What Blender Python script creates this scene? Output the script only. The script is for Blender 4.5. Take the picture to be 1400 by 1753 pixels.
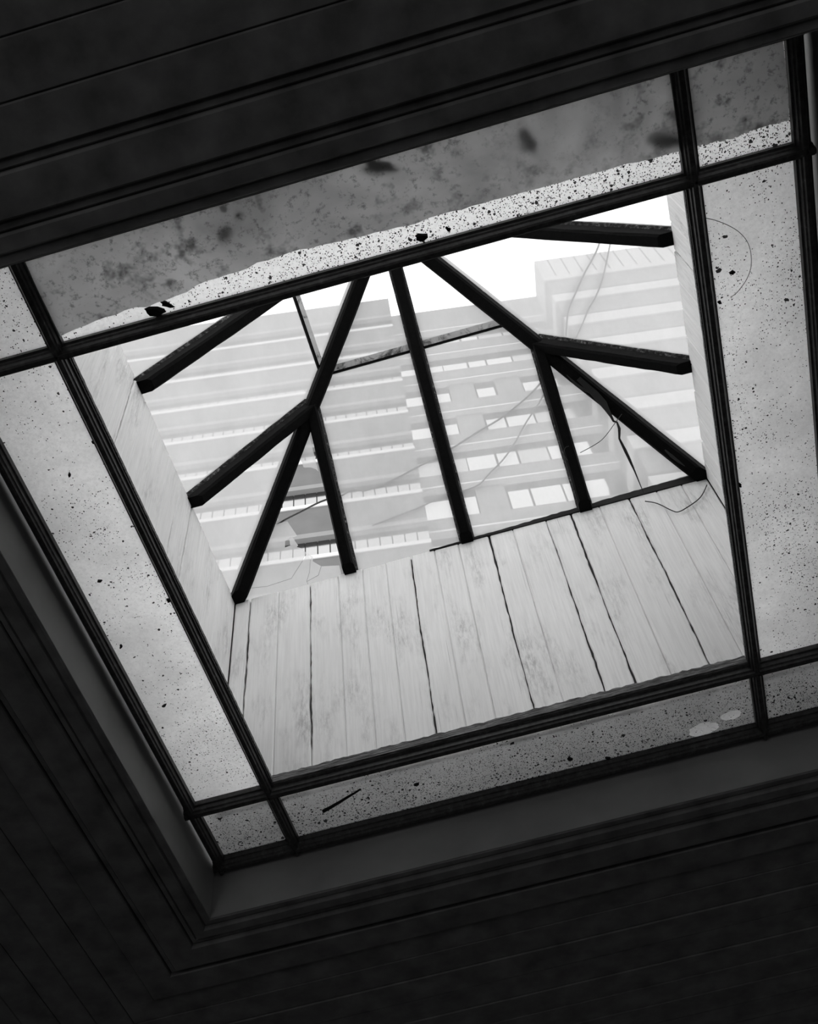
import bpy, math, random
from mathutils import Vector, Matrix, Euler

for _o in list(bpy.data.objects):
    bpy.data.objects.remove(_o)
SC = bpy.context.scene
COL = SC.collection
Z0 = 4.10                       # height of the glazed ceiling frame above the floor

# ------------------------------------------------------------------ camera
FPX, PX, PY = 1853.5, 691.0, 797.0
CAM_LOC = Vector((0.926, -0.9781, Z0 - 2.5958))
CAM_ROT = Euler((2.6095, 0.0789, 0.2617), 'XYZ')
cam_data = bpy.data.cameras.new('camera')
cam = bpy.data.objects.new('camera', cam_data)
COL.objects.link(cam)
cam.location = CAM_LOC
cam.rotation_euler = CAM_ROT
cam_data.sensor_fit = 'HORIZONTAL'
cam_data.sensor_width = 36.0
cam_data.lens = FPX / 1400.0 * 36.0
cam_data.shift_x = (700.0 - PX) / 1400.0
cam_data.shift_y = (PY - 876.5) / 1400.0
cam_data.clip_start = 0.02
cam_data.clip_end = 400
SC.camera = cam

# ------------------------------------------------------------------ sky: plain bright overcast
SKY = 3.6
world = bpy.data.worlds.new('overcast_sky')
SC.world = world
world.use_nodes = True
_bg = world.node_tree.nodes['Background']
_bg.inputs['Color'].default_value = (1.0, 1.0, 1.0, 1)
_bg.inputs['Strength'].default_value = SKY

# ------------------------------------------------------------------ exposure
SC.view_settings.view_transform = 'Standard'
SC.view_settings.look = 'None'
SC.view_settings.exposure = 0.0
SC.view_settings.gamma = 1.0
SC.view_settings.use_curve_mapping = False
SC.cycles.use_denoising = True
SC.cycles.max_bounces = 10
SC.cycles.diffuse_bounces = 6
SC.cycles.transparent_max_bounces = 12

# ------------------------------------------------------------------ helpers
_R = CAM_ROT.to_matrix()
def ray(x, y):
    return (_R @ Vector(((x - PX) / FPX, -(y - PY) / FPX, -1.0))).normalized()
def at(x, y, nrm, p0):
    """the point of a plane (normal, point) measured at a photograph position"""
    nrm = Vector(nrm); d = ray(x, y)
    return CAM_LOC + d * (nrm.dot(Vector(p0) - CAM_LOC) / nrm.dot(d))
def V(x, y, z):
    return Vector((x, y, z + Z0))

def mesh_obj(name, verts, faces, material, parent=None, smooth=False):
    me = bpy.data.meshes.new(name)
    me.from_pydata([tuple(v) for v in verts], [], faces)
    me.update()
    if smooth:
        for p in me.polygons:
            p.use_smooth = True
    if material is not None:
        me.materials.append(material)
    o = bpy.data.objects.new(name, me)
    COL.objects.link(o)
    if parent is not None:
        o.parent = parent
        o.matrix_parent_inverse = Matrix.Translation(-Vector(parent.location))
    return o
def empty(name, loc=(0, 0, 0)):
    o = bpy.data.objects.new(name, None)
    COL.objects.link(o)
    o.location = loc
    return o
def tag(o, label=None, cat=None, group=None, kind=None):
    if label: o['label'] = label
    if cat: o['category'] = cat
    if group: o['group'] = group
    if kind: o['kind'] = kind
    return o

BOXF = [(0, 3, 2, 1), (4, 5, 6, 7), (0, 1, 5, 4), (1, 2, 6, 5), (2, 3, 7, 6), (3, 0, 4, 7)]
def box_v(a, b):
    return [Vector((x, y, z)) for z in (a[2], b[2]) for x, y in ((a[0], a[1]), (b[0], a[1]), (b[0], b[1]), (a[0], b[1]))]
def box(name, a, b, material, parent=None):
    return mesh_obj(name, box_v(a, b), BOXF, material, parent)

def sweep(profile, p0, p1, xd, zd):
    """prism: a closed 2D profile (u along xd, v along zd) run from p0 to p1"""
    n = len(profile); vs = []
    for p in (p0, p1):
        vs += [p + xd * u + zd * v for u, v in profile]
    fs = [(i, (i + 1) % n, n + (i + 1) % n, n + i) for i in range(n)]
    fs += [tuple(range(n))[::-1], tuple(range(n, 2 * n))]
    return vs, fs
def tube(points, r, sides=6, r_end=None):
    """a thin round strand through points, tapering to r_end"""
    vs, fs = [], []; n = len(points)
    for i, p in enumerate(points):
        t = (points[min(i + 1, n - 1)] - points[max(i - 1, 0)]).normalized()
        a = t.orthogonal().normalized() if i == 0 else (a - t * a.dot(t)).normalized()
        b = t.cross(a)
        rr = r if r_end is None else r + (r_end - r) * i / (n - 1)
        vs += [p + (a * math.cos(2 * math.pi * k / sides) + b * math.sin(2 * math.pi * k / sides)) * rr for k in range(sides)]
    for i in range(n - 1):
        for k in range(sides):
            fs.append((i * sides + k, i * sides + (k + 1) % sides, (i + 1) * sides + (k + 1) % sides, (i + 1) * sides + k))
    fs += [tuple(range(sides))[::-1], tuple(range((n - 1) * sides, n * sides))]
    return vs, fs
def smooth_path(pts, n=5):
    out = []
    for i in range(len(pts) - 1):
        p0, p1, p2, p3 = pts[max(i - 1, 0)], pts[i], pts[i + 1], pts[min(i + 2, len(pts) - 1)]
        for k in range(n):
            t = k / n
            out.append(0.5 * (2 * p1 + (p2 - p0) * t + (2 * p0 - 5 * p1 + 4 * p2 - p3) * t * t + (3 * p1 - p0 - 3 * p2 + p3) * t ** 3))
    out.append(pts[-1])
    return out

# ------------------------------------------------------------------ materials (all greys)
class Nodes:
    def __init__(self, name):
        self.m = bpy.data.materials.new(name); self.m.use_nodes = True
        self.t = self.m.node_tree; self.t.nodes.clear()
        self.out = self.new('ShaderNodeOutputMaterial')
    def new(self, kind, **kw):
        n = self.t.nodes.new(kind)
        for k, v in kw.items(): setattr(n, k, v)
        return n
    def link(self, a, b): self.t.links.new(a, b)
    def coord(self, scale=(1, 1, 1), which='Object', rot=(0, 0, 0)):
        c = self.new('ShaderNodeTexCoord'); m = self.new('ShaderNodeMapping')
        m.inputs['Scale'].default_value = scale; m.inputs['Rotation'].default_value = rot
        self.link(c.outputs[which], m.inputs['Vector']); return m.outputs['Vector']
    def noise(self, vec, scale, detail=4, rough=0.55, dist=0.0):
        n = self.new('ShaderNodeTexNoise'); n.inputs['Scale'].default_value = scale
        n.inputs['Detail'].default_value = detail; n.inputs['Roughness'].default_value = rough; n.inputs['Distortion'].default_value = dist
        self.link(vec, n.inputs['Vector']); return n.outputs['Fac']
    def ramp(self, fac, stops, interp='LINEAR'):
        r = self.new('ShaderNodeValToRGB'); r.color_ramp.interpolation = interp
        el = r.color_ramp.elements
        while len(el) < len(stops): el.new(0.5)
        for e, (p, c) in zip(el, stops):
            e.position = p; e.color = (c, c, c, 1)
        self.link(fac, r.inputs['Fac']); return r.outputs['Color']
    def math(self, op, a, b, clamp=False):
        n = self.new('ShaderNodeMath', operation=op); n.use_clamp = clamp
        for i, x in enumerate((a, b)):
            if isinstance(x, (int, float)): n.inputs[i].default_value = x
            else: self.link(x, n.inputs[i])
        return n.outputs[0]
    def mix(self, fac, a, b):
        n = self.new('ShaderNodeMix', data_type='RGBA')
        for key, x in (('Factor', fac), ('A', a), ('B', b)):
            s = [i for i in n.inputs if i.name == key and i.type == ('VALUE' if key == 'Factor' else 'RGBA')][0]
            if isinstance(x, (int, float)): s.default_value = x if key == 'Factor' else (x, x, x, 1)
            else: self.link(x, s)
        return [o for o in n.outputs if o.type == 'RGBA'][0]
    def principled(self, color, rough=0.6, spec=0.4, bump=None, bump_s=0.3, bump_d=0.002):
        b = self.new('ShaderNodeBsdfPrincipled')
        b.inputs['Roughness'].default_value = rough; b.inputs['Specular IOR Level'].default_value = spec
        if isinstance(color, (int, float)): b.inputs['Base Color'].default_value = (color, color, color, 1)
        else: self.link(color, b.inputs['Base Color'])
        if bump is not None:
            n = self.new('ShaderNodeBump'); n.inputs['Strength'].default_value = bump_s; n.inputs['Distance'].default_value = bump_d
            self.link(bump, n.inputs['Height']); self.link(n.outputs['Normal'], b.inputs['Normal'])
        self.link(b.outputs[0], self.out.inputs['Surface']); return b

def mat_simple(name, c, rough=0.7, spec=0.3, var=0.25, scale=8.0, stretch=(1, 1, 1)):
    N = Nodes(name); v = N.coord(stretch)
    f = N.noise(v, scale, 5)
    col = N.ramp(f, [(0.3, c * (1 - var)), (0.7, c * (1 + var))])
    N.principled(col, rough, spec, f, 0.2)
    return N.m

def dots(N, vec, scale, keep, rmin, rmax):
    """flecks: one per cell of a Voronoi grid, kept where a random value is under keep"""
    vo = N.new('ShaderNodeTexVoronoi', feature='F1'); vo.inputs['Scale'].default_value = scale
    w = N.new('ShaderNodeTexNoise'); w.inputs['Scale'].default_value = scale * 1.6; w.inputs['Detail'].default_value = 2
    N.link(vec, w.inputs['Vector'])
    sub = N.new('ShaderNodeVectorMath', operation='MULTIPLY_ADD')
    N.link(w.outputs['Color'], sub.inputs[0]); k = 0.75 / scale
    sub.inputs[1].default_value = (k, k, k); N.link(vec, sub.inputs[2])
    N.link(sub.outputs[0], vo.inputs['Vector'])
    s = N.new('ShaderNodeSeparateColor'); N.link(vo.outputs['Color'], s.inputs[0])
    rad = N.math('MULTIPLY_ADD', s.outputs[1], rmax - rmin); N.t.nodes[-1].inputs[2].default_value = rmin
    inside = N.math('LESS_THAN', vo.outputs['Distance'], rad)
    kept = N.math('LESS_THAN', s.outputs[0], keep)
    return N.math('MULTIPLY', inside, kept)

def mat_pane(name, base, dens, trans=0.6, blotch=0.2, dense_edge=None, clean=()):
    """obscured glass with dirt on it: flecks at several sizes, faint water stains, a film where the grit lies thick"""
    N = Nodes(name); v = N.coord((1, 1, 1))
    st = N.noise(v, 3.2, 5, 0.6)
    stain = N.ramp(st, [(0.32, base * (1 - blotch)), (0.62, base * (1 + blotch * 0.3))])
    fine = N.noise(v, 120.0, 3, 0.75)
    stain = N.mix(N.ramp(fine, [(0.42, 0.0), (0.72, 0.40)]), stain, base * 0.58)
    cl = N.ramp(N.noise(v, 4.7, 3, 0.5), [(0.40, 0.15), (0.64, 1.0)])
    d = N.math('MULTIPLY', cl, dens)
    if dense_edge:
        axis, lo, hi, top, film = dense_edge
        sx = N.new('ShaderNodeSeparateXYZ'); N.link(v, sx.inputs[0])
        wob = N.math('MULTIPLY', N.math('SUBTRACT', N.noise(v, 5.0, 4, 0.6), 0.5), 0.35 * abs(hi - lo) * 2)
        mr = N.new('ShaderNodeMapRange'); mr.inputs[1].default_value = lo; mr.inputs[2].default_value = hi
        mr.inputs[3].default_value = 0.0; mr.inputs[4].default_value = 1.0
        N.link(N.math('ADD', sx.outputs[axis], wob), mr.inputs[0])
        de = mr.outputs[0]
        for cx, cy, rx, ry in clean:
            ex = N.math('POWER', N.math('ABSOLUTE', N.math('DIVIDE', N.math('SUBTRACT', sx.outputs[0], cx), rx), 0), 2)
            ey = N.math('POWER', N.math('ABSOLUTE', N.math('DIVIDE', N.math('SUBTRACT', sx.outputs[1], cy), ry), 0), 2)
            edge = N.math('ADD', N.math('ADD', ex, ey), N.math('MULTIPLY', N.math('SUBTRACT', N.noise(v, 40.0, 3), 0.5), 1.2))
            de = N.math('MULTIPLY', de, N.math('GREATER_THAN', edge, 1.0))
        d = N.math('ADD', d, N.math('MULTIPLY', de, top))
        stain = N.mix(N.math('MULTIPLY', de, film), stain, base * 0.22)
    a = dots(N, v, 210.0, N.math('MULTIPLY', d, 0.50), 0.14, 0.42)
    b = dots(N, v, 92.0, N.math('MULTIPLY', d, 0.20), 0.08, 0.38)
    c = dots(N, v, 36.0, N.math('MULTIPLY', d, 0.09), 0.06, 0.26)
    k = N.math('MAXIMUM', a, N.math('MAXIMUM', b, c))
    col = N.mix(k, stain, base * 0.03)
    df = N.new('ShaderNodeBsdfDiffuse'); tr = N.new('ShaderNodeBsdfTranslucent'); mx = N.new('ShaderNodeMixShader')
    N.link(col, df.inputs[0]); N.link(col, tr.inputs[0]); mx.inputs[0].default_value = trans
    N.link(df.outputs[0], mx.inputs[1]); N.link(tr.outputs[0], mx.inputs[2]); N.link(mx.outputs[0], N.out.inputs['Surface'])
    return N.m

def mat_glass(name, lo, hi, white=0.86, clear=0.97, seed=0.0, dirty=False):
    """roof glass under a film of grime: part see-through, part scattering"""
    N = Nodes(name); v = N.coord((1, 1, 1)); v2 = N.coord((2.5, 1.2, 1.2))
    f = N.math('ADD', N.math('MULTIPLY', N.noise(v, 3.0 + seed, 4), 0.6), N.math('MULTIPLY', N.noise(v2, 5.0, 5, 0.7), 0.4))
    fac = N.new('ShaderNodeMapRange'); fac.inputs[1].default_value = 0.38; fac.inputs[2].default_value = 0.62
    fac.inputs[3].default_value = lo; fac.inputs[4].default_value = hi; N.link(f, fac.inputs[0])
    tp = N.new('ShaderNodeBsdfTransparent'); tp.inputs[0].default_value = (clear, clear, clear, 1)
    tr = N.new('ShaderNodeBsdfTranslucent'); tr.inputs[0].default_value = (white, white, white, 1)
    if dirty: N.link(N.ramp(N.noise(N.coord((1, 1, 1)), 13.0, 5, 0.7, 1.0), [(0.36, 0.015), (0.50, white), (0.8, white * 1.2)]), tr.inputs[0])
    mx = N.new('ShaderNodeMixShader'); N.link(fac.outputs[0], mx.inputs[0])
    N.link(tp.outputs[0], mx.inputs[1]); N.link(tr.outputs[0], mx.inputs[2]); N.link(mx.outputs[0], N.out.inputs['Surface'])
    return N.m

def mat_board():
    """old white paint on matchboard: grain streaks, worn grey smudges, hairline cracks along the grain"""
    N = Nodes('old_white_paint'); v = N.coord((1, 1, 1))
    grain = N.noise(N.coord((60, 60, 2.2)), 2.0, 5, 0.65)
    base = N.ramp(grain, [(0.28, 0.72), (0.55, 0.82), (0.8, 0.88)])
    smudge = N.ramp(N.math('MULTIPLY', N.ramp(N.noise(N.coord((9, 9, 2.6)), 1.0, 5, 0.6), [(0.50, 0.0), (0.68, 1.0)]), N.ramp(N.noise(N.coord((75, 75, 16)), 1.0, 5, 0.8), [(0.42, 0.0), (0.62, 1.0)])), [(0.0, 0.0), (1.0, 0.75)])
    col = N.mix(smudge, base, 0.34)
    big = N.ramp(N.noise(v, 2.3, 3), [(0.35, 0.0), (0.75, 0.22)])
    col = N.mix(big, col, 0.55)
    crack = N.ramp(N.noise(N.coord((140, 140, 1.4)), 1.6, 2, 0.5), [(0.24, 1.0), (0.29, 0.0)])
    col = N.mix(N.math('MULTIPLY', crack, 0.5), col, 0.22)
    N.principled(col, 0.65, 0.25, grain, 0.25, 0.001)
    return N.m

def mat_trim():
    N = Nodes('dark_varnished_moulding'); g = N.noise(N.coord((9, 9, 9)), 6.0, 6, 0.7)
    col = N.ramp(g, [(0.35, 0.022), (0.62, 0.050), (0.80, 0.15)])
    N.principled(col, 0.40, 0.20, g, 0.3, 0.001)
    return N.m
def mat_bar():
    N = Nodes('tarred_glazing_bar'); g = N.noise(N.coord((14, 14, 14)), 5.0, 6, 0.7)
    col = N.ramp(g, [(0.40, 0.003), (0.68, 0.006), (0.86, 0.05)])
    N.principled(col, 0.75, 0.05, g, 0.4, 0.002)
    return N.m
def mat_chipped():
    N = Nodes('chipped_paint_wood'); g = N.noise(N.coord((3, 30, 60)), 5.0, 6, 0.75)
    col = N.ramp(g, [(0.38, 0.03), (0.52, 0.14), (0.66, 0.36)])
    N.principled(col, 0.8, 0.2, g, 0.8, 0.004)
    return N.m
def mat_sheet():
    """grey sheet standing in for shade on the panes: soft clouds, soft dark mould blots"""
    N = Nodes('grey_shade_sheet'); v = N.coord((1, 1, 1))
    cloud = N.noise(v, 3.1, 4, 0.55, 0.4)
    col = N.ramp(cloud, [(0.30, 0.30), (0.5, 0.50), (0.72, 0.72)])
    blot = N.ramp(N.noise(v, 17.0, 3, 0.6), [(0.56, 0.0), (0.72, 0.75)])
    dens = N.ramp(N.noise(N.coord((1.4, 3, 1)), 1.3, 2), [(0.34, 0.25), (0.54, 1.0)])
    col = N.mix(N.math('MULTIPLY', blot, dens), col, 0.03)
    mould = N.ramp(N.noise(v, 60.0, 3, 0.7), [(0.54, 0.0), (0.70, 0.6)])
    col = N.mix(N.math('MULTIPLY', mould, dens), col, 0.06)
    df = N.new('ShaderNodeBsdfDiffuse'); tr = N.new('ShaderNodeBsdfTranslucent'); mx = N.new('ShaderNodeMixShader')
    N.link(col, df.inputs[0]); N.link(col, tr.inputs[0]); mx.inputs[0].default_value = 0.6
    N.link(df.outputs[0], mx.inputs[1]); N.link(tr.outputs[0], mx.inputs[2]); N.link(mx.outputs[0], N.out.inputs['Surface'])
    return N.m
def mat_gloss(name, c, rough):
    N = Nodes(name); g = N.new('ShaderNodeBsdfGlossy'); g.inputs['Color'].default_value = (c, c, c, 1); g.inputs['Roughness'].default_value = rough
    N.link(g.outputs[0], N.out.inputs['Surface']); return N.m

M_BOARD = mat_board()
M_BACK = mat_simple('dark_lath', 0.05, 0.9)
M_TRIM = mat_trim()
M_BAR = mat_bar()
M_CHIP = mat_chipped()
def mat_worn():
    N = Nodes('crusted_putty_edge'); g = N.noise(N.coord((9, 9, 9)), 7.0, 6, 0.75)
    N.principled(N.ramp(g, [(0.42, 0.006), (0.56, 0.04), (0.72, 0.30)]), 0.85, 0.1, g, 0.8, 0.004)
    return N.m
M_WORN = mat_worn()
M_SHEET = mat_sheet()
M_SOFFIT = mat_simple('dark_stained_boards', 0.11, 0.45, 0.25, 0.4, 5.0, (2, 2, 2))
M_FASCIA = mat_simple('dark_painted_fascia', 0.20, 0.5, 0.35, 0.2, 3.0)
M_PLASTER = mat_simple('room_plaster', 0.55, 0.8, 0.2, 0.1, 1.5)
M_ATTIC = mat_simple('pale_bounce_attic', 0.75, 0.9, 0.1, 0.1)  # unseen attic surfaces made pale to bounce daylight onto the panes
M_FLOOR = mat_simple('worn_floor', 0.30, 0.6, 0.3, 0.3, 2.0)
M_PANE_SIDE = mat_pane('obscured_glass_sparse_dirt', 0.97, 0.8, trans=0.84)
M_PANE_RIGHT = mat_pane('obscured_glass_peppered', 0.93, 1.15, trans=0.80)
M_PANE_NEAR = mat_pane('obscured_glass_thick_dirt', 1.0, 0.9, trans=0.96, blotch=0.04, dense_edge=(0, 0.2, 1.5, 3.0, 0.0))
M_PANE_FAR = mat_pane('obscured_glass_crusted', 0.95, 0.7, trans=0.82, dense_edge=(1, 1.70, 1.86, 4.0, 0.75), clean=((1.523, 1.827, .034, .020), (1.426, 1.859, .05, .03)))
M_GLASS = mat_glass('grimy_roof_glass', 0.48, 0.57, 0.44, 0.80)
M_GLASS_SIDE = mat_glass('grimier_roof_glass', 0.54, 0.63, 0.34, 0.74)
M_CLEAR = mat_glass('clear_roof_glass', 0.05, 0.15, 0.8, 0.97)  # unseen near panes made clear to let more daylight down the shaft
M_LAP = mat_glass('dirty_glass_lap', 0.80, 0.98, 0.21, dirty=True)
M_MOULD = mat_simple('grey_mould', 0.10, 0.9, 0.1)
M_DIRT = mat_simple('black_grit', 0.012, 0.9, 0.1)
M_WIRE = mat_simple('rusty_wire', 0.03, 0.7, 0.2)
M_PUTTY = mat_simple('tar_putty', 0.018, 0.8, 0.2)
M_CONC_L = mat_simple('weathered_concrete', 0.072, 0.9, 0.1, 0.10, 0.6)
M_CONC_M = mat_simple('grey_concrete', 0.12, 0.9, 0.1, 0.08, 0.6)
M_CONC_C = mat_simple('pale_concrete', 0.085, 0.9, 0.1, 0.08, 0.6)
M_SILL = mat_simple('white_sill', 0.29, 0.8, 0.1, 0.05, 0.6)
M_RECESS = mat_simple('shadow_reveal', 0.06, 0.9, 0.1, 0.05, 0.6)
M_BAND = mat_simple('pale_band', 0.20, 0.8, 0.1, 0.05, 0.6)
M_WIN = mat_gloss('window_glass_sky', 0.31, 0.08)
M_WIN2 = mat_gloss('window_glass_blind', 0.22, 0.15)

rng = random.Random(7)

# ================================================================== the setting
# ---- laylight grid (ceiling level, z = 0 here)
XL2, XL1, XR1, XR2 = -0.278, -0.006, 1.598, 1.872      # inner edges of the bars, seen from the middle of each side pane
YT2, YT1, YB1, YB2 = -0.287, -0.015, 1.606, 1.888
BW, BH = 0.042, 0.040
PROF = [(0, .012), (0, -.014), (.005, -.016), (.006, -.030), (.010, -.033), (.012, -.040), (.018, -.042), (.024, -.042),
        (.028, -.036), (.031, -.025), (.035, -.021), (.036, -.012), (.042, -.010), (.042, .012)]
lay = empty('window_2', V(0.8, 0.8, 0))
tag(lay, 'flat ceiling light of frosted panes in dark moulded bars around an open middle', kind='structure')
UP = Vector((0, 0, 1))
def lay_bar(x0, y0, x1, y1, prof, side):
    p0, p1 = V(x0, y0, 0), V(x1, y1, 0)
    vs, fs = sweep(prof, p0, p1, side, UP)
    return mesh_obj('frame_bar', vs, fs, M_TRIM, lay)
W55 = [(u * 1.25, v) for u, v in PROF]
EXW, EYW = XL2 - BW, YT2 - BW
EXE, EYE = XR2 + BW, YB2 + BW
lay_bar(XL1, EYW, XL1, EYE, PROF, Vector((-1, 0, 0)))
lay_bar(XR1, EYW, XR1, EYE, PROF, Vector((1, 0, 0)))
lay_bar(XL2, EYW, XL2, EYE, PROF, Vector((-1, 0, 0)))
lay_bar(XR2, EYW, XR2, EYE, PROF, Vector((1, 0, 0)))
# the near cross bar has racked a little out of square
T1W = [(u * .98, v) for u, v in PROF]
lay_bar(EXW, YT1 - .008, EXE, YT1 + .016, T1W, Vector((0, -1, 0)))
lay_bar(EXW, YB1, EXE, YB1, W55, Vector((0, 1, 0)))
lay_bar(EXW, YT2, EXE, YT2, PROF, Vector((0, -1, 0)))
lay_bar(EXW, YB2, EXE, YB2, PROF, Vector((0, 1, 0)))

def lay_pane(x0, x1, y0, y1, m, label=None):
    o = mesh_obj('frosted_pane', [V(x0, y0, .004), V(x1, y0, .004), V(x1, y1, .004), V(x0, y1, .004)], [(0, 3, 2, 1)], m, lay)
    o.data.transform(Matrix.Identity(4))
    if label: o['label'] = label
    return o
A0, A1 = XL2 - .02, XL1 - .02
C0, C1 = XR1 + .02, XR2 + .02
T0, T1 = YT2 - .02, YT1 - .02
B0, B1 = YB1 + .02, YB2 + .02
lay_pane(A0, A1, T1, B0, M_PANE_SIDE, 'pale frosted pane with scattered black flecks')
lay_pane(C0, C1, T1, B0, M_PANE_RIGHT, 'pale frosted pane finely peppered with dirt')
lay_pane(A1, C0, B0, B1, M_PANE_FAR, 'grey frosted pane crusted with black grit')
lay_pane(A0, A1, B0, B1, M_PANE_FAR)
lay_pane(C0, C1, B0, B1, M_PANE_FAR)
lay_pane(A1, C0, T0, T1 + .02, M_PANE_NEAR, 'bright frosted pane strip thick with black flecks')
lay_pane(A0, A1, T0, T1, M_PANE_SIDE)
lay_pane(C0, C1, T0, T1 + .04, M_PANE_NEAR)

# chipped stop beads round the open middle
def ragged_bead(p0, p1, side, w, h, n, seed):
    r = random.Random(seed); vs, fs = [], []
    for i in range(n + 1):
        p = p0.lerp(p1, i / n); a = w * r.uniform(.92, 1.06); b = h * r.uniform(.90, 1.08)
        vs += [p, p + side * a, p + side * a * r.uniform(.92, 1.03) + UP * b, p + UP * b * 1.03]
    for i in range(n):
        for k in range(4):
            fs.append((i * 4 + k, i * 4 + (k + 1) % 4, (i + 1) * 4 + (k + 1) % 4, (i + 1) * 4 + k))
    fs += [(0, 3, 2, 1), (n * 4, n * 4 + 1, n * 4 + 2, n * 4 + 3)]
    return vs, fs
for (a, b, s, w, h, n, sd) in ((V(XL1, YB1 + .002, -.008), V(XR1, YB1 + .002, -.008), Vector((0, -1, 0)), .013, .030, 110, 1),
                               (V(XL1 - .002, YT1, -.006), V(XL1 - .002, YB1, -.006), Vector((1, 0, 0)), .005, .014, 110, 2),
                               (V(XR1 + .002, YT1, -.006), V(XR1 + .002, YB1, -.006), Vector((-1, 0, 0)), .004, .014, 110, 3)):
    vs, fs = ragged_bead(a, b, s, w, h, n, sd)
    o = mesh_obj('stop_bead', vs, fs, M_CHIP, lay); o['label'] = 'chipped pale wooden stop bead'

# ---- light shaft of matchboard
XA, XB, YA, YB, SH, AP = -0.2238, 1.8265, -0.4808, 1.6671, 1.125, 1.117
def shaft_wall(name, origin, along, inward, joints, gaps, label, zb=.03):
    """along: unit vector of the run; boards stand proud of a dark lath backing, joints in metres along the run"""
    L = joints[-1] - joints[0]
    b0 = origin + along * joints[0]; b1 = origin + along * joints[-1]
    back = [(-0.05, 0), (-0.016, 0)]
    vs = []
    for z in (zb, SH + .008):
        for p in (b0 - along * .05, b1 + along * .05):
            for d in (-0.05, -0.016):
                q = p + inward * d; vs.append(Vector((q.x, q.y, z + Z0)))
    fs = [(0, 1, 3, 2), (4, 6, 7, 5), (0, 4, 5, 1), (2, 3, 7, 6), (0, 2, 6, 4), (1, 5, 7, 3)]
    w = mesh_obj(name, vs, fs, M_BACK); tag(w, label, kind='structure')
    for i in range(len(joints) - 1):
        a, b = joints[i], joints[i + 1]
        ga = .0030 if joints[i] in gaps else .0003
        gb = .0030 if joints[i + 1] in gaps else .0003
        c = .0045; d0 = rng.uniform(-.0012, .0012)
        prof = [(a + ga, -.016), (a + ga, d0 - c), (a + ga + c, d0), (b - gb - c, d0), (b - gb, d0 - c), (b - gb, -.016)]
        # a crack wanders: edges jitter along the height
        n = 44; vs, fs = [], []; wa = wb = 0.0; z0, z1 = zb - .005 + rng.uniform(-.004, .004), SH + rng.uniform(.006, .016)
        for k in range(n + 1):
            z = z0 + (z1 - z0) * k / n
            wa = .85 * wa + rng.uniform(-.0016, .0016); wb = .85 * wb + rng.uniform(-.0016, .0016)
            ja = max(wa + rng.uniform(-.0012, .0012), -.0028) if joints[i] in gaps else rng.uniform(-.0003, .0003)
            jb = min(wb + rng.uniform(-.0012, .0012), .0028) if joints[i + 1] in gaps else rng.uniform(-.0003, .0003)
            for q, (u, d) in enumerate(prof):
                uu = u + (ja if q < 3 else jb)
                p = origin + along * uu + inward * d
                vs.append(Vector((p.x, p.y, z + Z0)))
        m = len(prof)
        for k in range(n):
            for q in range(m):
                fs.append((k * m + q, k * m + (q + 1) % m, (k + 1) * m + (q + 1) % m, (k + 1) * m + q))
        fs += [tuple(range(m))[::-1], tuple(range(n * m, n * m + m))]
        mesh_obj('board', vs, fs, M_BOARD, w)
        # a bead runs down the middle of the wider boards
    return w
JF = [-.224, -.155, -.030, .109, .235, .340, .443, .552, .657, .761, .893, .997, 1.141, 1.247, 1.369, 1.500, 1.614, 1.720, 1.826]
shaft_wall('wall_shaft_far', Vector((0, YB, 0)), Vector((1, 0, 0)), Vector((0, -1, 0)), JF, (-.155, .109, .552, .893, 1.141, 1.247, 1.5),
           'far wall of the light shaft, wide white painted matchboards with dark cracks')
JL = [-.48, -.36, -.25, -.14, -.03, .08, .19, .30, .39, .482, .555, .653, .782, .905, 1.028, 1.148, 1.25, 1.356, 1.48, 1.601, 1.667]
shaft_wall('wall_shaft_left', Vector((XA, 0, 0)), Vector((0, 1, 0)), Vector((1, 0, 0)), JL, (.555, 1.028, 1.148, 1.601), 'left wall', .32)
JR = [-.48, -.36, -.25, -.14, -.03, .08, .19, .30, .42, .53, .646, .77, .88, 1.0, 1.12, 1.245, 1.365, 1.48, 1.58, 1.667]
shaft_wall('wall_shaft_right', Vector((XB, 0, 0)), Vector((0, 1, 0)), Vector((-1, 0, 0)), JR, (.646, 1.245, 1.48), 'right wall of the light shaft, greyer boards seen edge-on', .32)
JN = [-.224 + i * (2.05 / 18) for i in range(19)]
shaft_wall('wall_shaft_near', Vector((0, YA, 0)), Vector((1, 0, 0)), Vector((0, 1, 0)), JN, (), 'near wall of the light shaft above the camera', .32)
bpy.data.objects['wall_shaft_left']['label'] = 'left wall of the light shaft, narrow pale painted boards'

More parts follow.
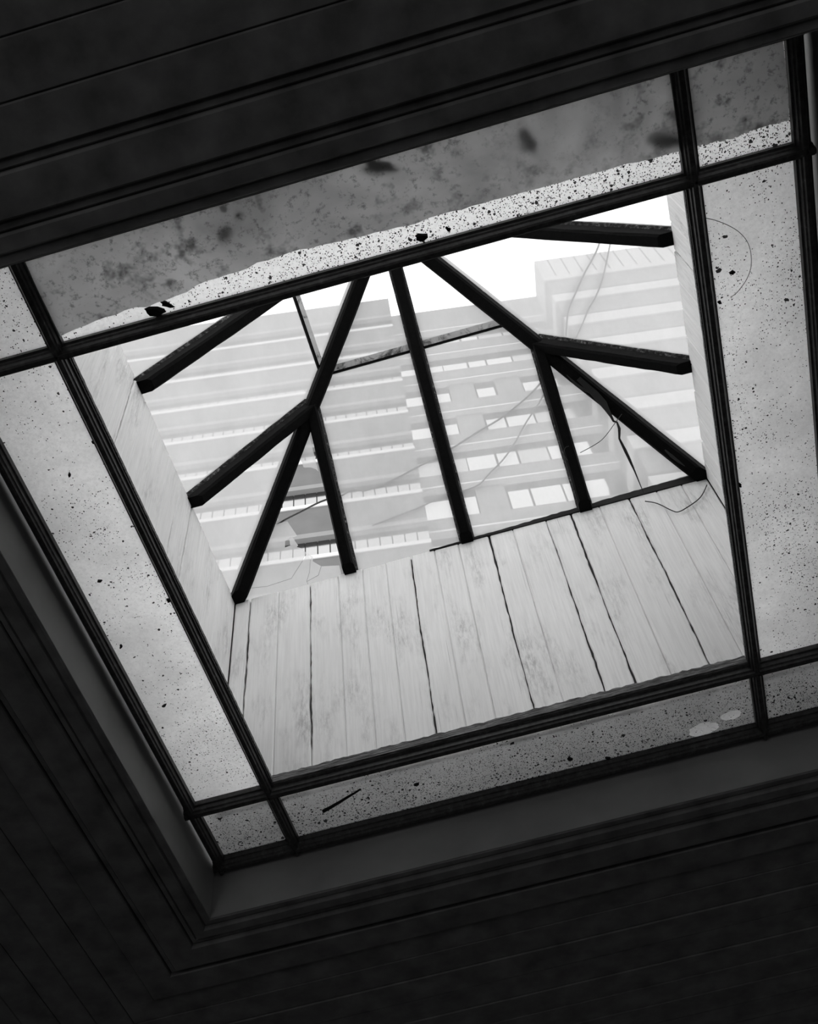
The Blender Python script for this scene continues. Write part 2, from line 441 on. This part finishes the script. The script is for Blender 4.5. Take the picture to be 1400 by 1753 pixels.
# ---- pyramid roof light
sky = empty('window_1', V(0.8, 0.6, SH))
tag(sky, 'pyramid roof skylight of black glazing bars and grimy glass over the shaft', kind='structure')
CX, CY = (XA + XB) / 2, (YA + YB) / 2
APEX = Vector((CX, CY, SH + AP))
CORN = [Vector((XA, YB, SH)), Vector((XB, YB, SH)), Vector((XB, YA, SH)), Vector((XA, YA, SH))]
ZV = Vector((0, 0, Z0))
def glaze_bar(name, p0, p1, nrm, w, top=.036, bot=-.040, label=None, m=None, ext=.0, seat=True):
    t = (p1 - p0).normalized(); p0 = p0 - t * ext; s = t.cross(nrm).normalized(); nn = s.cross(t).normalized()
    if nn.dot(nrm) < 0: nn = -nn
    f = .40 * w
    prof = [(-w / 2, top), (-w / 2, top - .014), (-f, top - .026), (-f, bot + .010), (-f * .72, bot), (f * .72, bot), (f, bot + .012), (f, top - .026), (w / 2, top - .014), (w / 2, top)]
    n = 16; vs, fs = [], []; k = len(prof)
    r = random.Random(int(1000 * (p0.x + 3 * p1.y)))
    for i in range(n + 1):
        p = p0.lerp(p1, i / n) + ZV
        for j, (u, v) in enumerate(prof):
            jit = r.uniform(-.0012, .0016)
            q = p + s * (u + (jit if u > 0 else -jit)) + nn * v
            if i == 0 and seat: q = q + t * ((SH + Z0 + .002 - q.z) / t.z)      # seat cut on the wall head
            vs.append(q)
    for i in range(n):
        for q in range(k):
            fs.append((i * k + q, i * k + (q + 1) % k, (i + 1) * k + (q + 1) % k, (i + 1) * k + q))
    fs += [tuple(range(k))[::-1], tuple(range(n * k, n * k + k))]
    o = mesh_obj(name, vs, fs, m or M_BAR, sky)
    if seat:
        o.data.materials.append(M_WORN)
        for i in range(n):
            for q in (0, 1, k - 3, k - 2): o.data.polygons[i * k + q].material_index = 1
    if label: o['label'] = label
    return o
# hips
for c in CORN:
    out = Vector((c.x - CX, c.y - CY, 0)).normalized() + Vector((0, 0, 1.0))
    glaze_bar('hip_bar', c, APEX, out.normalized(), .076, .038, -.044)
FACES = []
for i in range(4):
    c0, c1 = CORN[i], CORN[(i + 1) % 4]
    nrm = (c1 - c0).cross(APEX - c0).normalized()
    if nrm.z < 0: nrm = -nrm
    FACES.append((c0, c1, nrm))
RING = .60
def mk_pane(pts, nrm, name='glass_pane', m=None, off=.028):
    o = mesh_obj(name, [p + ZV + nrm * off for p in pts], [tuple(range(len(pts)))], m or (M_CLEAR if nrm.y < -.3 else M_GLASS if nrm.y > .3 else M_GLASS_SIDE), sky)
    return o
for i, (c0, c1, nrm) in enumerate(FACES):
    mid = (c0 + c1) / 2; q0 = c0.lerp(c1, .25); q1 = c0.lerp(c1, .75)
    j0, j1 = c0.lerp(APEX, .5), c1.lerp(APEX, .5)
    r0, r1, rm = c0.lerp(APEX, RING), c1.lerp(APEX, RING), mid.lerp(APEX, RING)
    glaze_bar('middle_bar', mid, APEX, nrm, .066)
    glaze_bar('jack_bar', q0, j0, nrm, .064)
    glaze_bar('jack_bar', q1, j1, nrm, .064)
    # where upper glass laps lower glass
    dn = (mid - APEX).normalized()
    for a, b in ((r0, rm), (rm, r1)):
        o = mk_pane([a - dn * .012, b - dn * .012, b + dn * .024, a + dn * .024], nrm, 'glass_lap', M_CLEAR if i == 1 else M_LAP, .024)
        o['label'] = 'pale dirty strip where two panes overlap'
        if i != 1:
            lt = (b - a).normalized(); ls = lt.cross(nrm).normalized()
            vs, fs = sweep([(-.004, .016), (.004, .016), (.004, .030), (-.004, .030)], a + dn * .024 + ZV, b + dn * .024 + ZV, ls, nrm)
            mesh_obj('lap_bar', vs, fs, M_BAR, sky)
    if i != 0:
        mk_pane([c0, q0, j0], nrm)
    mk_pane([q1, c1, j1], nrm)
    mk_pane([q0, mid, rm, r0, j0], nrm)
    mk_pane([mid, q1, j1, r1, rm], nrm)
    mk_pane([r0, rm, APEX], nrm)
    mk_pane([rm, r1, APEX], nrm)
# the broken pane: far face, left corner
C0F, C1F, NF = FACES[0]
P0F = C0F + ZV + NF * .028
def crop_px(X, Y): return (380 + .1825 * X, 720 + .1825 * Y)
SHARDS = [
    [(720, 60), (800, 60), (905, 480), (880, 455), (835, 441), (765, 440), (742, 372), (715, 362), (690, 385), (640, 400)],
    [(500, 858), (532, 935), (428, 988), (400, 960)],
    [(428, 992), (520, 968), (612, 942), (650, 1000), (705, 1080), (660, 1096), (620, 1112), (592, 1130), (590, 1190), (640, 1172), (740, 1196), (790, 1240), (768, 1290), (650, 1478), (420, 1553), (225, 1573), (200, 1500), (380, 1000)],
    [(225, 1578), (420, 1558), (652, 1483), (772, 1293), (794, 1243), (828, 1292), (818, 1420), (792, 1508), (812, 1560), (520, 1680), (150, 1790), (120, 1700)],
    [(797, 1243), (857, 1280), (850, 1320), (928, 1365), (902, 1448), (797, 1506), (822, 1422), (832, 1292)],
    [(932, 1367), (1100, 1358), (1130, 1500), (818, 1565), (798, 1511), (906, 1452)],
    [(628, 1098), (665, 1098), (712, 1170), (700, 1190), (640, 1170)],
]
for s in SHARDS:
    pts = [at(*crop_px(*q), NF, P0F) for q in s]
    n = len(pts)
    vs = pts + [p + NF * .003 for p in pts]
    o = mesh_obj('glass_shard', pts, [tuple(range(n))], M_GLASS, sky); o['label'] = 'jagged shard left in the broken pane'
# curb under the glass, thickest at the right of the far side
def curb_run(p0, p1, inward, ts, n, seed):
    r = random.Random(seed); vs, fs = [], []
    for i in range(n + 1):
        f = i / n; p = p0.lerp(p1, f) + ZV; t = ts[0] + (ts[1] - ts[0]) * f + r.uniform(-.002, .002)
        vs += [p + inward * (-.05) + UP * .0, p + inward * (.004 + r.uniform(0, .002)) + UP * (.010), p + inward * (.006 + r.uniform(0, .002)) + UP * (.010 + max(t, .001) ), p + inward * (-.05) + UP * (.03 + max(t, .001))]
    for i in range(n):
        for k in range(4):
            fs.append((i * 4 + k, i * 4 + (k + 1) % 4, (i + 1) * 4 + (k + 1) % 4, (i + 1) * 4 + k))
    fs += [(0, 3, 2, 1), (n * 4, n * 4 + 1, n * 4 + 2, n * 4 + 3)]
    return vs, fs
for a, b, inw, ts, sd in ((CORN[0].lerp(CORN[1], .42), CORN[1], Vector((0, -1, 0)), (.003, .046), 5), (CORN[2], CORN[3], Vector((0, 1, 0)), (.01, .01), 6)):
    vs, fs = curb_run(a, b, inw, ts, 60, sd)
    o = mesh_obj('curb', vs, fs, M_PUTTY, sky); o['label'] = 'black lumpy putty line along the foot of the glass'

# ---- added roof deck dims the attic; its added gap lights the far pane
RX0, RX1, RY0, RY1 = -3.2, 5.0, -3.4, 5.6
def frame_slab(name, outer, inner, z0, z1, m):
    (a0, b0, a1, b1), (c0, d0, c1, d1) = outer, inner
    o = [(a0, b0), (a1, b0), (a1, b1), (a0, b1)]; i_ = [(c0, d0), (c1, d0), (c1, d1), (c0, d1)]
    vs = [V(x, y, z) for z in (z0, z1) for x, y in o + i_]; fs = []
    for k in range(4):
        n = (k + 1) % 4
        fs += [(k, n, 4 + n, 4 + k), (8 + k, 12 + k, 12 + n, 8 + n), (k, 8 + k, 8 + n, n), (4 + k, 4 + n, 12 + n, 12 + k)]
    return mesh_obj(name, vs, fs, m)
vs, fs = [], []
for x0, y0, x1, y1 in ((RX0, RY0, XA - .05, RY1), (XB + .05, RY0, RX1, RY1), (XA - .05, RY0, XB + .05, YA - .05), (XA - .05, YB + .05, XB + .05, 2.10), (XA - .05, 3.10, XB + .05, RY1)):
    n = len(vs); vs += box_v(V(x0, y0, SH - .12), V(x1, y1, SH - .02)); fs += [tuple(n + i for i in f) for f in BOXF]
tag(mesh_obj('roof', vs, fs, M_ATTIC), 'flat roof deck around the shaft, with an unseen gap added beyond its far side to light the far pane', kind='structure')

# ---- ceiling soffit of dark boards, mitred round the recess
RXa, RXb, RYa, RYb = -.332, 1.926, -.337, 1.942        # recess
FD = .200                                              # depth of recess
ceil = empty('ceiling', V(.8, .8, -FD))
tag(ceil, 'dark stained board ceiling stepping down around the glazed recess', kind='structure')
def mitre(side, a, b):
    xa, xb, ya, yb = RXa - a, RXb + a, RYa - a, RYb + a
    Xa, Xb, Ya, Yb = RXa - b, RXb + b, RYa - b, RYb + b
    return {'near': [(Xa, Ya), (Xb, Ya), (xb, ya), (xa, ya)], 'far': [(xa, yb), (xb, yb), (Xb, Yb), (Xa, Yb)],
            'left': [(Xa, Ya), (xa, ya), (xa, yb), (Xa, Yb)], 'right': [(xb, ya), (Xb, Ya), (Xb, Yb), (xb, yb)]}[side]
def mitred_board(side, a, b, z, ch=.006):
    lo, hi = mitre(side, a + ch, b - ch), mitre(side, a + .0008, b - .0008)
    vs = [V(x, y, z) for x, y in lo] + [V(x, y, z + ch) for x, y in hi] + [V(x, y, z + .03) for x, y in hi]
    fs = [(0, 3, 2, 1), (8, 9, 10, 11)]
    for k in range(4):
        n = (k + 1) % 4
        fs += [(k, n, 4 + n, 4 + k), (4 + k, 4 + n, 8 + n, 8 + k)]
    return mesh_obj('plank', vs, fs, M_SOFFIT, ceil)
offs = [0, .03, .075, .10, .20, .225, .33, .45, .57, .69, .81, .93, 1.05, 1.17, 1.29, 1.41, 1.53, 1.65, 1.77, 1.89, 2.01, 2.13, 2.25, 2.37, 2.49, 2.61, 2.73, 2.85, 3.0]
drop = [.0, -.012, -.004, -.016, 0, -.010]
for side in ('near', 'far', 'left', 'right'):
    for k in range(len(offs) - 1):
        mitred_board(side, offs[k], offs[k + 1], -FD + (drop[k] if k < len(drop) else rng.uniform(-.003, .003)), .006 if k < 5 else .004)
# recess sides
def fascia(side):
    a, b = mitre(side, 0, .03), None
    vs = [V(x, y, z) for z in (-FD + .004, .03) for x, y in a]
    return mesh_obj('fascia_board', vs, BOXF, M_FASCIA, ceil)
for side in ('near', 'far', 'left', 'right'): fascia(side)
# blocking panel above the soffit (closes the attic to the room)
tag(frame_slab('ceiling_backing', (RX0, RY0, RX1, RY1), (RXa - .02, RYa - .02, RXb + .02, RYb + .02), -FD + .032, -FD + .06, M_ATTIC), 'lath behind the dark ceiling boards', kind='structure')

# ---- room
FL = -Z0
tag(box('floor', V(RX0, RY0, FL - .1), V(RX1, RY1, FL), M_FLOOR), 'worn wooden room floor', kind='structure')
WT = SH - .02
tag(box('wall_left', V(RX0 - .2, RY0, FL), V(RX0, RY1, WT), M_PLASTER), 'left plaster wall', kind='structure')
tag(box('wall_far', V(RX0 - .2, RY1, FL), V(RX1 + .2, RY1 + .2, WT), M_PLASTER), 'far plaster wall', kind='structure')
tag(box('wall_right', V(RX1, RY0, FL), V(RX1 + .2, RY1, WT), M_PLASTER), 'right plaster wall', kind='structure')
# near wall holds two unseen openings behind the camera, added to brighten the room
def wall_with_holes(name, y0, y1, x0, x1, z0, z1, holes, m):
    vs, fs = [], []
    def add(a, b):
        n = len(vs); vs.extend(box_v(a, b)); fs.extend([tuple(n + i for i in f) for f in BOXF])
    x = x0
    for (a, b, c, d) in holes:
        add(V(x, y0, z0), V(a, y1, z1)); add(V(a, y0, z0), V(b, y1, c)); add(V(a, y0, d), V(b, y1, z1)); x = b
    add(V(x, y0, z0), V(x1, y1, z1))
    return mesh_obj(name, vs, fs, m)
HOLES = [(-1.7, -.8, FL + .9, FL + 2.7), (2.6, 3.5, FL + .9, FL + 2.7)]
tag(wall_with_holes('wall_near', RY0 - .2, RY0, RX0 - .2, RX1 + .2, FL, WT, HOLES, M_PLASTER), 'near plaster wall with two unseen openings added to light the room', kind='structure')
# sampling guides for the daylight that enters through the openings (they give no light of their own)
def portal(loc, sx, sy, rot):
    l = bpy.data.lights.new('daylight_portal', 'AREA'); l.shape = 'RECTANGLE'; l.size = sx; l.size_y = sy
    l.cycles.is_portal = True
    o = bpy.data.objects.new('daylight_portal', l); COL.objects.link(o); o.location = loc; o.rotation_euler = rot
for (a, b, c, d) in HOLES:
    portal(V((a + b) / 2, RY0 - .1, (c + d) / 2), b - a, d - c, (math.pi / 2, 0, 0))

# ================================================================== the office block beyond the glass
PHI = math.radians(8.5)
E_U = Vector((math.cos(PHI), math.sin(PHI), 0)); E_N = Vector((-math.sin(PHI), math.cos(PHI), 0))
def F(u, d, z): 
    p = E_U * u + E_N * d
    return Vector((p.x, p.y, z + Z0))
bld = empty('office_building', F(6, 30, -Z0))
tag(bld, 'tall concrete office block with rows of windows, seen through the skylight glass', 'building')
_shared = {}
def fbox(name, u0, u1, d0, d1, z0, z1, m, parent=bld):
    """a box in facade coordinates; alike boxes share their mesh"""
    key = (name, round(u1 - u0, 3), round(d1 - d0, 3), round(z1 - z0, 3), m.name)
    me = _shared.get(key)
    if me is None:
        me = bpy.data.meshes.new(name)
        me.from_pydata([tuple(v) for v in box_v((0, 0, 0), (u1 - u0, d1 - d0, z1 - z0))], [], BOXF); me.materials.append(m); _shared[key] = me
    o = bpy.data.objects.new(name, me); COL.objects.link(o)
    o.location = F(u0, d0, z0); o.rotation_euler = (0, 0, PHI)
    if parent is not None:
        o.parent = parent; o.matrix_parent_inverse = Matrix.Translation(-Vector(parent.location)) if parent is bld else parent.matrix_basis.inverted() @ Matrix.Translation(-Vector(bld.location)).inverted() @ Matrix.Translation(-Vector(bld.location))
    return o
ROOF = 71.0
# left wing
DL = 28.6; UL0, UL1 = -26.0, 2.10
fbox('wing_core', UL0, UL1, DL + .34, 46, -Z0, ROOF - .3, M_RECESS)
sl = [(35.7, 36.65), (40.12, 41.08), (44.68, 45.65), (49.2, 50.0), (53.5, 54.5), (57.7, 58.6), (61.95, 62.85), (66.2, 67.1)]
for k, (zs, zt) in enumerate(sl):
    ztop = sl[k + 1][0] - .34 if k + 1 < len(sl) else ROOF
    sp = fbox('spandrel', UL0, UL1, DL, DL + .36, zt + .92, ztop, M_CONC_L)
    fbox('drip_ledge', UL0, UL1, DL - .03, DL + .36, zt + .55, zt + .92, M_CONC_M)
    fbox('sill', UL0, UL1, DL - .06, DL + .36, zs - .34, zs - .06, M_SILL)
    n = 46; wd = (UL1 - UL0) / n
    for i in range(n):
        if UL0 + i * wd < -18: continue
        fbox('window', UL0 + i * wd + .03, UL0 + (i + 1) * wd - .03, DL + .26, DL + .33, zs - .05, zt + .54, M_WIN2)
fbox('lower_wall', UL0, UL1, DL, DL + .36, -Z0, 35.3, M_CONC_L)
# middle wing
DM = 30.0; UM0, UM1 = 2.10, 13.0
fbox('wing_core', UM0, UM1, DM + .5, 46, -Z0, ROOF - .3, M_RECESS)
rows = [(35.4, 37.4, 'ABCDE', {}), (39.6, 41.7, 'ABCDE', {'B': 0, 'D': 0}), (43.8, 45.9, 'ABCDE', {'B': 0}), (48.1, 50.05, 'ABCDE', {'A': 2, 'D': 2}), (52.35, 54.2, 'ABCDE', {'B': 0, 'E': 2}),
        (56.5, 58.4, 'ABCDE', {'B': 0, 'D': 0}), (60.8, 62.5, 'ABCDE', {'E': 2}), (65.0, 66.5, 'ABCDE', {'D': 2, 'E': 2})]
BAYS = {'A': (2.15, 4.93), 'B': (4.98, 6.55), 'C': (6.68, 7.78), 'D': (7.90, 9.52), 'E': (9.62, 12.9)}
for k, (zb, zt, ks, st) in enumerate(rows):
    ztop = rows[k + 1][0] if k + 1 < len(rows) else ROOF
    fbox('spandrel', UM0, UM1, DM, DM + .5, zt + 1.0, ztop, M_CONC_M)
    fbox('drip_ledge', UM0, UM1, DM - .05, DM + .5, zt + .86, zt + 1.0, M_SILL)
    for b in ks:
        s = st.get(b, 1); a0, a1 = BAYS[b]
        if s == 0: fbox('pier', a0, a1, DM + .28, DM + .5, zb - .02, zt + .86, M_CONC_M)
        else: fbox('window', a0, a1, DM + .40, DM + .48, zb - .02, zt + .84, M_WIN if s == 1 else M_WIN2)
fbox('lower_wall', UM0, UM1, DM, DM + .5, -Z0, 35.4, M_CONC_M)
# right wing stands forward, so its side shows
DC = 27.3; UC0, UC1 = 12.86, 40.0
fbox('wing_core', UC0 + .1, UC1, DC + .1, 46, -Z0, ROOF - .2, M_CONC_C)
fbox('parapet', UC0, UC1, DC, 45.9, 67.8, ROOF, M_BAND)
for i in range(22):
    fbox('parapet_joint', UC0 + .9 + i * .95, UC0 + .98 + i * .95, DC - .02, DC + .02, 67.8, ROOF - .05, M_RECESS)
for zb, zt in ((67.05, 67.75), (63.25, 64.4), (59.3, 60.6), (55.5, 56.9), (51.6, 52.9), (47.6, 48.9), (43.6, 44.9), (39.6, 40.9)):
    fbox('window_band', UC0 - .02, UC1, DC - .02, 45.8, zb, zt, M_BAND)
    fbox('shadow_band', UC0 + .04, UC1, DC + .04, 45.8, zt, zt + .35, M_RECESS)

# ================================================================== loose things
# grey sheets added under the near panes to stand in for shade
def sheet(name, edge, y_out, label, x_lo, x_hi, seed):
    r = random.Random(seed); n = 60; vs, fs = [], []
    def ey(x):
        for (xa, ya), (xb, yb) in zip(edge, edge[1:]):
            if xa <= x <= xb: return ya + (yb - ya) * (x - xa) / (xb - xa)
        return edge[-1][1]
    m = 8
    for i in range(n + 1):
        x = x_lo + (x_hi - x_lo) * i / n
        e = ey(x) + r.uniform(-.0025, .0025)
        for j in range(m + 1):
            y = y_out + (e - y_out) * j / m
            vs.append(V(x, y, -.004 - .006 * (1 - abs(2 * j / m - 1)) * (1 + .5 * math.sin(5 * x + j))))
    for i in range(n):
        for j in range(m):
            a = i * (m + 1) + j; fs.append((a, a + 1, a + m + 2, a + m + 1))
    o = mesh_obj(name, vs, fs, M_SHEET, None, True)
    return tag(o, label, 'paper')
sheet('shade_sheet', [(-.05, -.072), (.005, -.080), (.031, -.086), (.107, -.091), (.192, -.098), (.23, -.092), (.339, -.099), (.39, -.113), (.498, -.114), (.53, -.120), (.622, -.123), (.748, -.117), (.918, -.108), (1.068, -.110), (1.215, -.106), (1.362, -.107), (1.62, -.098)], YT2 + .002,
      'long blotched grey sheet with a wavy edge, added as shade under the near panes', -.045, 1.602, 3)
sheet('shade_sheet', [(1.60, -.098), (1.672, -.096), (1.737, -.092), (1.78, -.099), (1.87, -.096)], YT2 + .002,
      'small blotched grey sheet added as shade in the corner right of the cross bar', 1.64, 1.868, 4)

# flakes of dirt stuck to the panes and bars
def flake(px, py, rx, ry, ang, label, group=None, m=None, lobes=9, seed=0):
    r = random.Random(seed + int(px * 7 + py)); c = at(px, py, (0, 0, 1), V(0, 0, -.002)); n = lobes
    vs = []
    for z, k in (((0.004, 1.0), (-.004, .82)) if m is None else ((.0050, 1.0), (.0015, .9))):
        for i in range(n):
            a = 2 * math.pi * i / n; q = r.uniform(.6, 1.15) * k
            x, y = rx * math.cos(a) * q, ry * math.sin(a) * q
            vs.append(c + Vector((x * math.cos(ang) - y * math.sin(ang), x * math.sin(ang) + y * math.cos(ang), z)))
    fs = [tuple(range(n)), tuple(range(n, 2 * n))[::-1]] + [(i, i + n, (i + 1) % n + n, (i + 1) % n) for i in range(n)]
    o = mesh_obj('debris_flake', vs, fs, m or M_DIRT)
    return tag(o, label, 'debris', group)
G = 'flakes of dirt on the ceiling panes'
flake(266, 534, .030, .014, .35, 'largest black flake on the bright strip, near its left end', G)
flake(285, 521, .020, .009, .7, 'thin grey-black scrap just above the largest flake on the bright strip', G)
flake(722, 407, .017, .012, .2, 'black clot against the near cross bar, mid-length', G)
flake(768, 393, .007, .006, 0, 'small black clot right of the one at mid cross bar', G)
flake(766, 392, .008, .004, 1, 'smaller of two touching clots on the bright strip above the middle bar', G)
flake(386, 400, .026, .016, -.5, 'big dark blot on the grey sheet, left half', G, M_MOULD, 13)
flake(408, 369, .013, .006, 0, 'short dark dash on the grey sheet above the big blot', G, M_MOULD, 13)
flake(382, 357, .012, .010, -.6, 'dark blot at the upper edge of the grey sheet', G, M_MOULD, 13)
flake(902, 240, .020, .036, -.25, 'long dark blot hanging at the upper edge of the grey sheet, right half', G, M_MOULD, 13)
flake(652, 287, .05, .018, .3, 'wide dark stain at the upper edge of the grey sheet, middle', G, M_MOULD, 15)
flake(1135, 240, .05, .022, .3, 'wide dark stain on the grey sheet beside the right crossing', G, M_MOULD, 15)
flake(119, 813, .004, .008, .2, 'upright black flake on the left pane, near its outer edge', G)
flake(160, 757, .006, .005, 0, 'black flake on the left pane touching the inner bar, upper end', G)
flake(289, 1028, .008, .009, .4, 'ragged black flake at the middle of the inner left bar', G)
flake(170, 995, .008, .004, .3, 'flat black flake on the left pane beside the outer bar', G)
flake(207, 1107, .008, .005, -.8, 'black flake on the left pane by the outer bar, halfway down', G)
flake(281, 1208, .009, .004, -.3, 'lone dash-shaped flake in the middle of the lower left pane', G)
flake(1253, 467, .009, .006, .1, 'largest black flake on the right pane, upper part', G)
flake(1232, 518, .006, .005, .5, 'black flake below the largest one on the right pane', G)
flake(1267, 831, .004, .010, 0, 'upright black flake on the right pane, halfway down', G)
flake(713, 1343, .012, .006, 0, 'black lump on the far pane right of the twig', G)
flake(975, 1300, .012, .007, .2, 'black lump on the far pane near the outer bar', G)
flake(1040, 1298, .010, .005, .2, 'flat black lump against the outer bar of the far pane', G)
# twig on the far pane
tw = [at(x, y, (0, 0, 1), V(0, 0, -.012)) for x, y in ((553, 1389), (566, 1382), (580, 1374), (596, 1364), (608, 1357), (617, 1351))]
vs, fs = tube(tw, .0065, 7, .003)
o = mesh_obj('twig', vs, fs, M_DIRT, None, True); tag(o, 'short black twig lying on the far pane near the left corner', 'twig')

# strands
def strand(name, px, nrm, p0, r, label, cat, m=M_WIRE, r_end=None, group=None):
    pts = smooth_path([at(x, y, nrm, p0) for x, y in px])
    vs, fs = tube(pts, r, 6, r_end)
    o = mesh_obj(name, vs, fs, m, None, True)
    return tag(o, label, cat, group)
PF_OUT = C0F + ZV + NF * .048
NR = FACES[1][2]; PR_OUT = FACES[1][0] + ZV + NR * .048
M_CABLE = mat_simple('weathered_cable', .16, .8, .2)
GC = 'cables over the skylight'
strand('cable', ((474, 898), (478, 896), (491, 888), (513, 877), (551, 858), (583, 849), (598, 841), (610, 838), (624, 840), (652, 830), (680, 818), (710, 802), (748, 782), (779, 764), (820, 738), (860, 714), (902, 680), (926, 655)), NF, PF_OUT, .0042, 'longest grey cable, crossing from the broken pane to the right junction', 'cable', M_CABLE, None, GC)
strand('cable', ((637, 900), (710, 872), (732, 862), (762, 848), (790, 841), (806, 836), (822, 828), (840, 808), (860, 788), (880, 760), (900, 724), (920, 694), (930, 676)), NF, PF_OUT, .0036, 'grey cable below the longest one, bending steeply right of the middle bar', 'cable', M_CABLE, None, GC)
strand('cable', ((1032, 390), (1025, 419), (1015, 442), (1002, 465), (985, 502), (976, 522), (971, 545), (969, 575)), NR, PR_OUT, .0040, 'left of the two cables hanging under the upper right bar', 'cable', M_CABLE, None, GC)
strand('cable', ((1049, 390), (1044, 419), (1032, 475), (1020, 507), (1007, 530), (996, 557), (985, 580)), NR, PR_OUT, .0034, 'right of the two cables hanging under the upper right bar', 'cable', M_CABLE, None, GC)
# inside the glass
PI_ = C0F + ZV - NF * .066
def ribbon(px, widths, nrm, p0, name, label, cat, m):
    pts = [at(x, y, nrm, p0) for x, y in px]; vs, fs = [], []
    nrm = Vector(nrm).normalized()
    for i, p in enumerate(pts):
        t = (pts[min(i + 1, len(pts) - 1)] - pts[max(i - 1, 0)]).normalized(); s = t.cross(nrm).normalized()
        w = widths[i] / 2
        vs += [p - s * w - nrm * .002, p + s * w - nrm * .002, p + s * w + nrm * .002, p - s * w + nrm * .002]
    for i in range(len(pts) - 1):
        for k in range(4): fs.append((i * 4 + k, i * 4 + (k + 1) % 4, i * 4 + 4 + (k + 1) % 4, i * 4 + 4 + k))
    n = len(vs); fs += [(0, 3, 2, 1), (n - 4, n - 3, n - 2, n - 1)]
    return tag(mesh_obj(name, vs, fs, m), label, cat)
ribbon(((990, 648), (1019, 675), (1033, 691), (1040, 703), (1046, 713), (1050, 721), (1056, 723), (1060, 734), (1060, 751), (1070, 771), (1078, 788), (1086, 806), (1102, 845)),
       (.02, .030, .030, .018, .011, .009, .007, .012, .008, .012, .011, .006, .002), NF, C0F + ZV - NF * .052, 'putty_strip', 'black strip of loose putty dangling from the right hip bar', 'putty', M_PUTTY)
ribbon(((970, 642), (985, 657), (1000, 667), (1015, 676)), (.003, .010, .010, .002), NF, PI_, 'putty_strip', 'short curl of loose putty at the top of the right hip bar', 'putty', M_PUTTY)
ribbon(((1138, 770), (1150, 781), (1160, 789), (1172, 798)), (.004, .012, .010, .002), NF, PI_, 'putty_strip', 'short curl of loose putty at the foot of the right hip bar', 'putty', M_PUTTY)
strand('wire', ((993, 775), (1017, 762), (1034, 749), (1052, 725), (1064, 709)), NF, PI_, .0015, 'fine wire strung between the right jack bar and the hip bar', 'wire')
strand('wire', ((971, 788), (966, 780), (965, 774), (968, 766), (974, 764)), NF, PI_, .0012, 'tiny wire loop on the left of the right jack bar', 'wire')
strand('wire', ((1210, 830), (1203, 845), (1195, 855), (1180, 866), (1162, 876), (1150, 874), (1125, 862), (1104, 858)), (0, 1, 0), V(0, YB - .012, 0), .0022, 'dark wire sagging across the top right of the far boards', 'wire')
strand('thread', ((1201, 372), (1230, 379), (1262, 395), (1281, 418), (1286, 450), (1279, 476), (1262, 500), (1250, 509)), (0, 0, 1), V(0, 0, -.002), .0009, 'hair-fine curved thread on the right pane', 'thread')
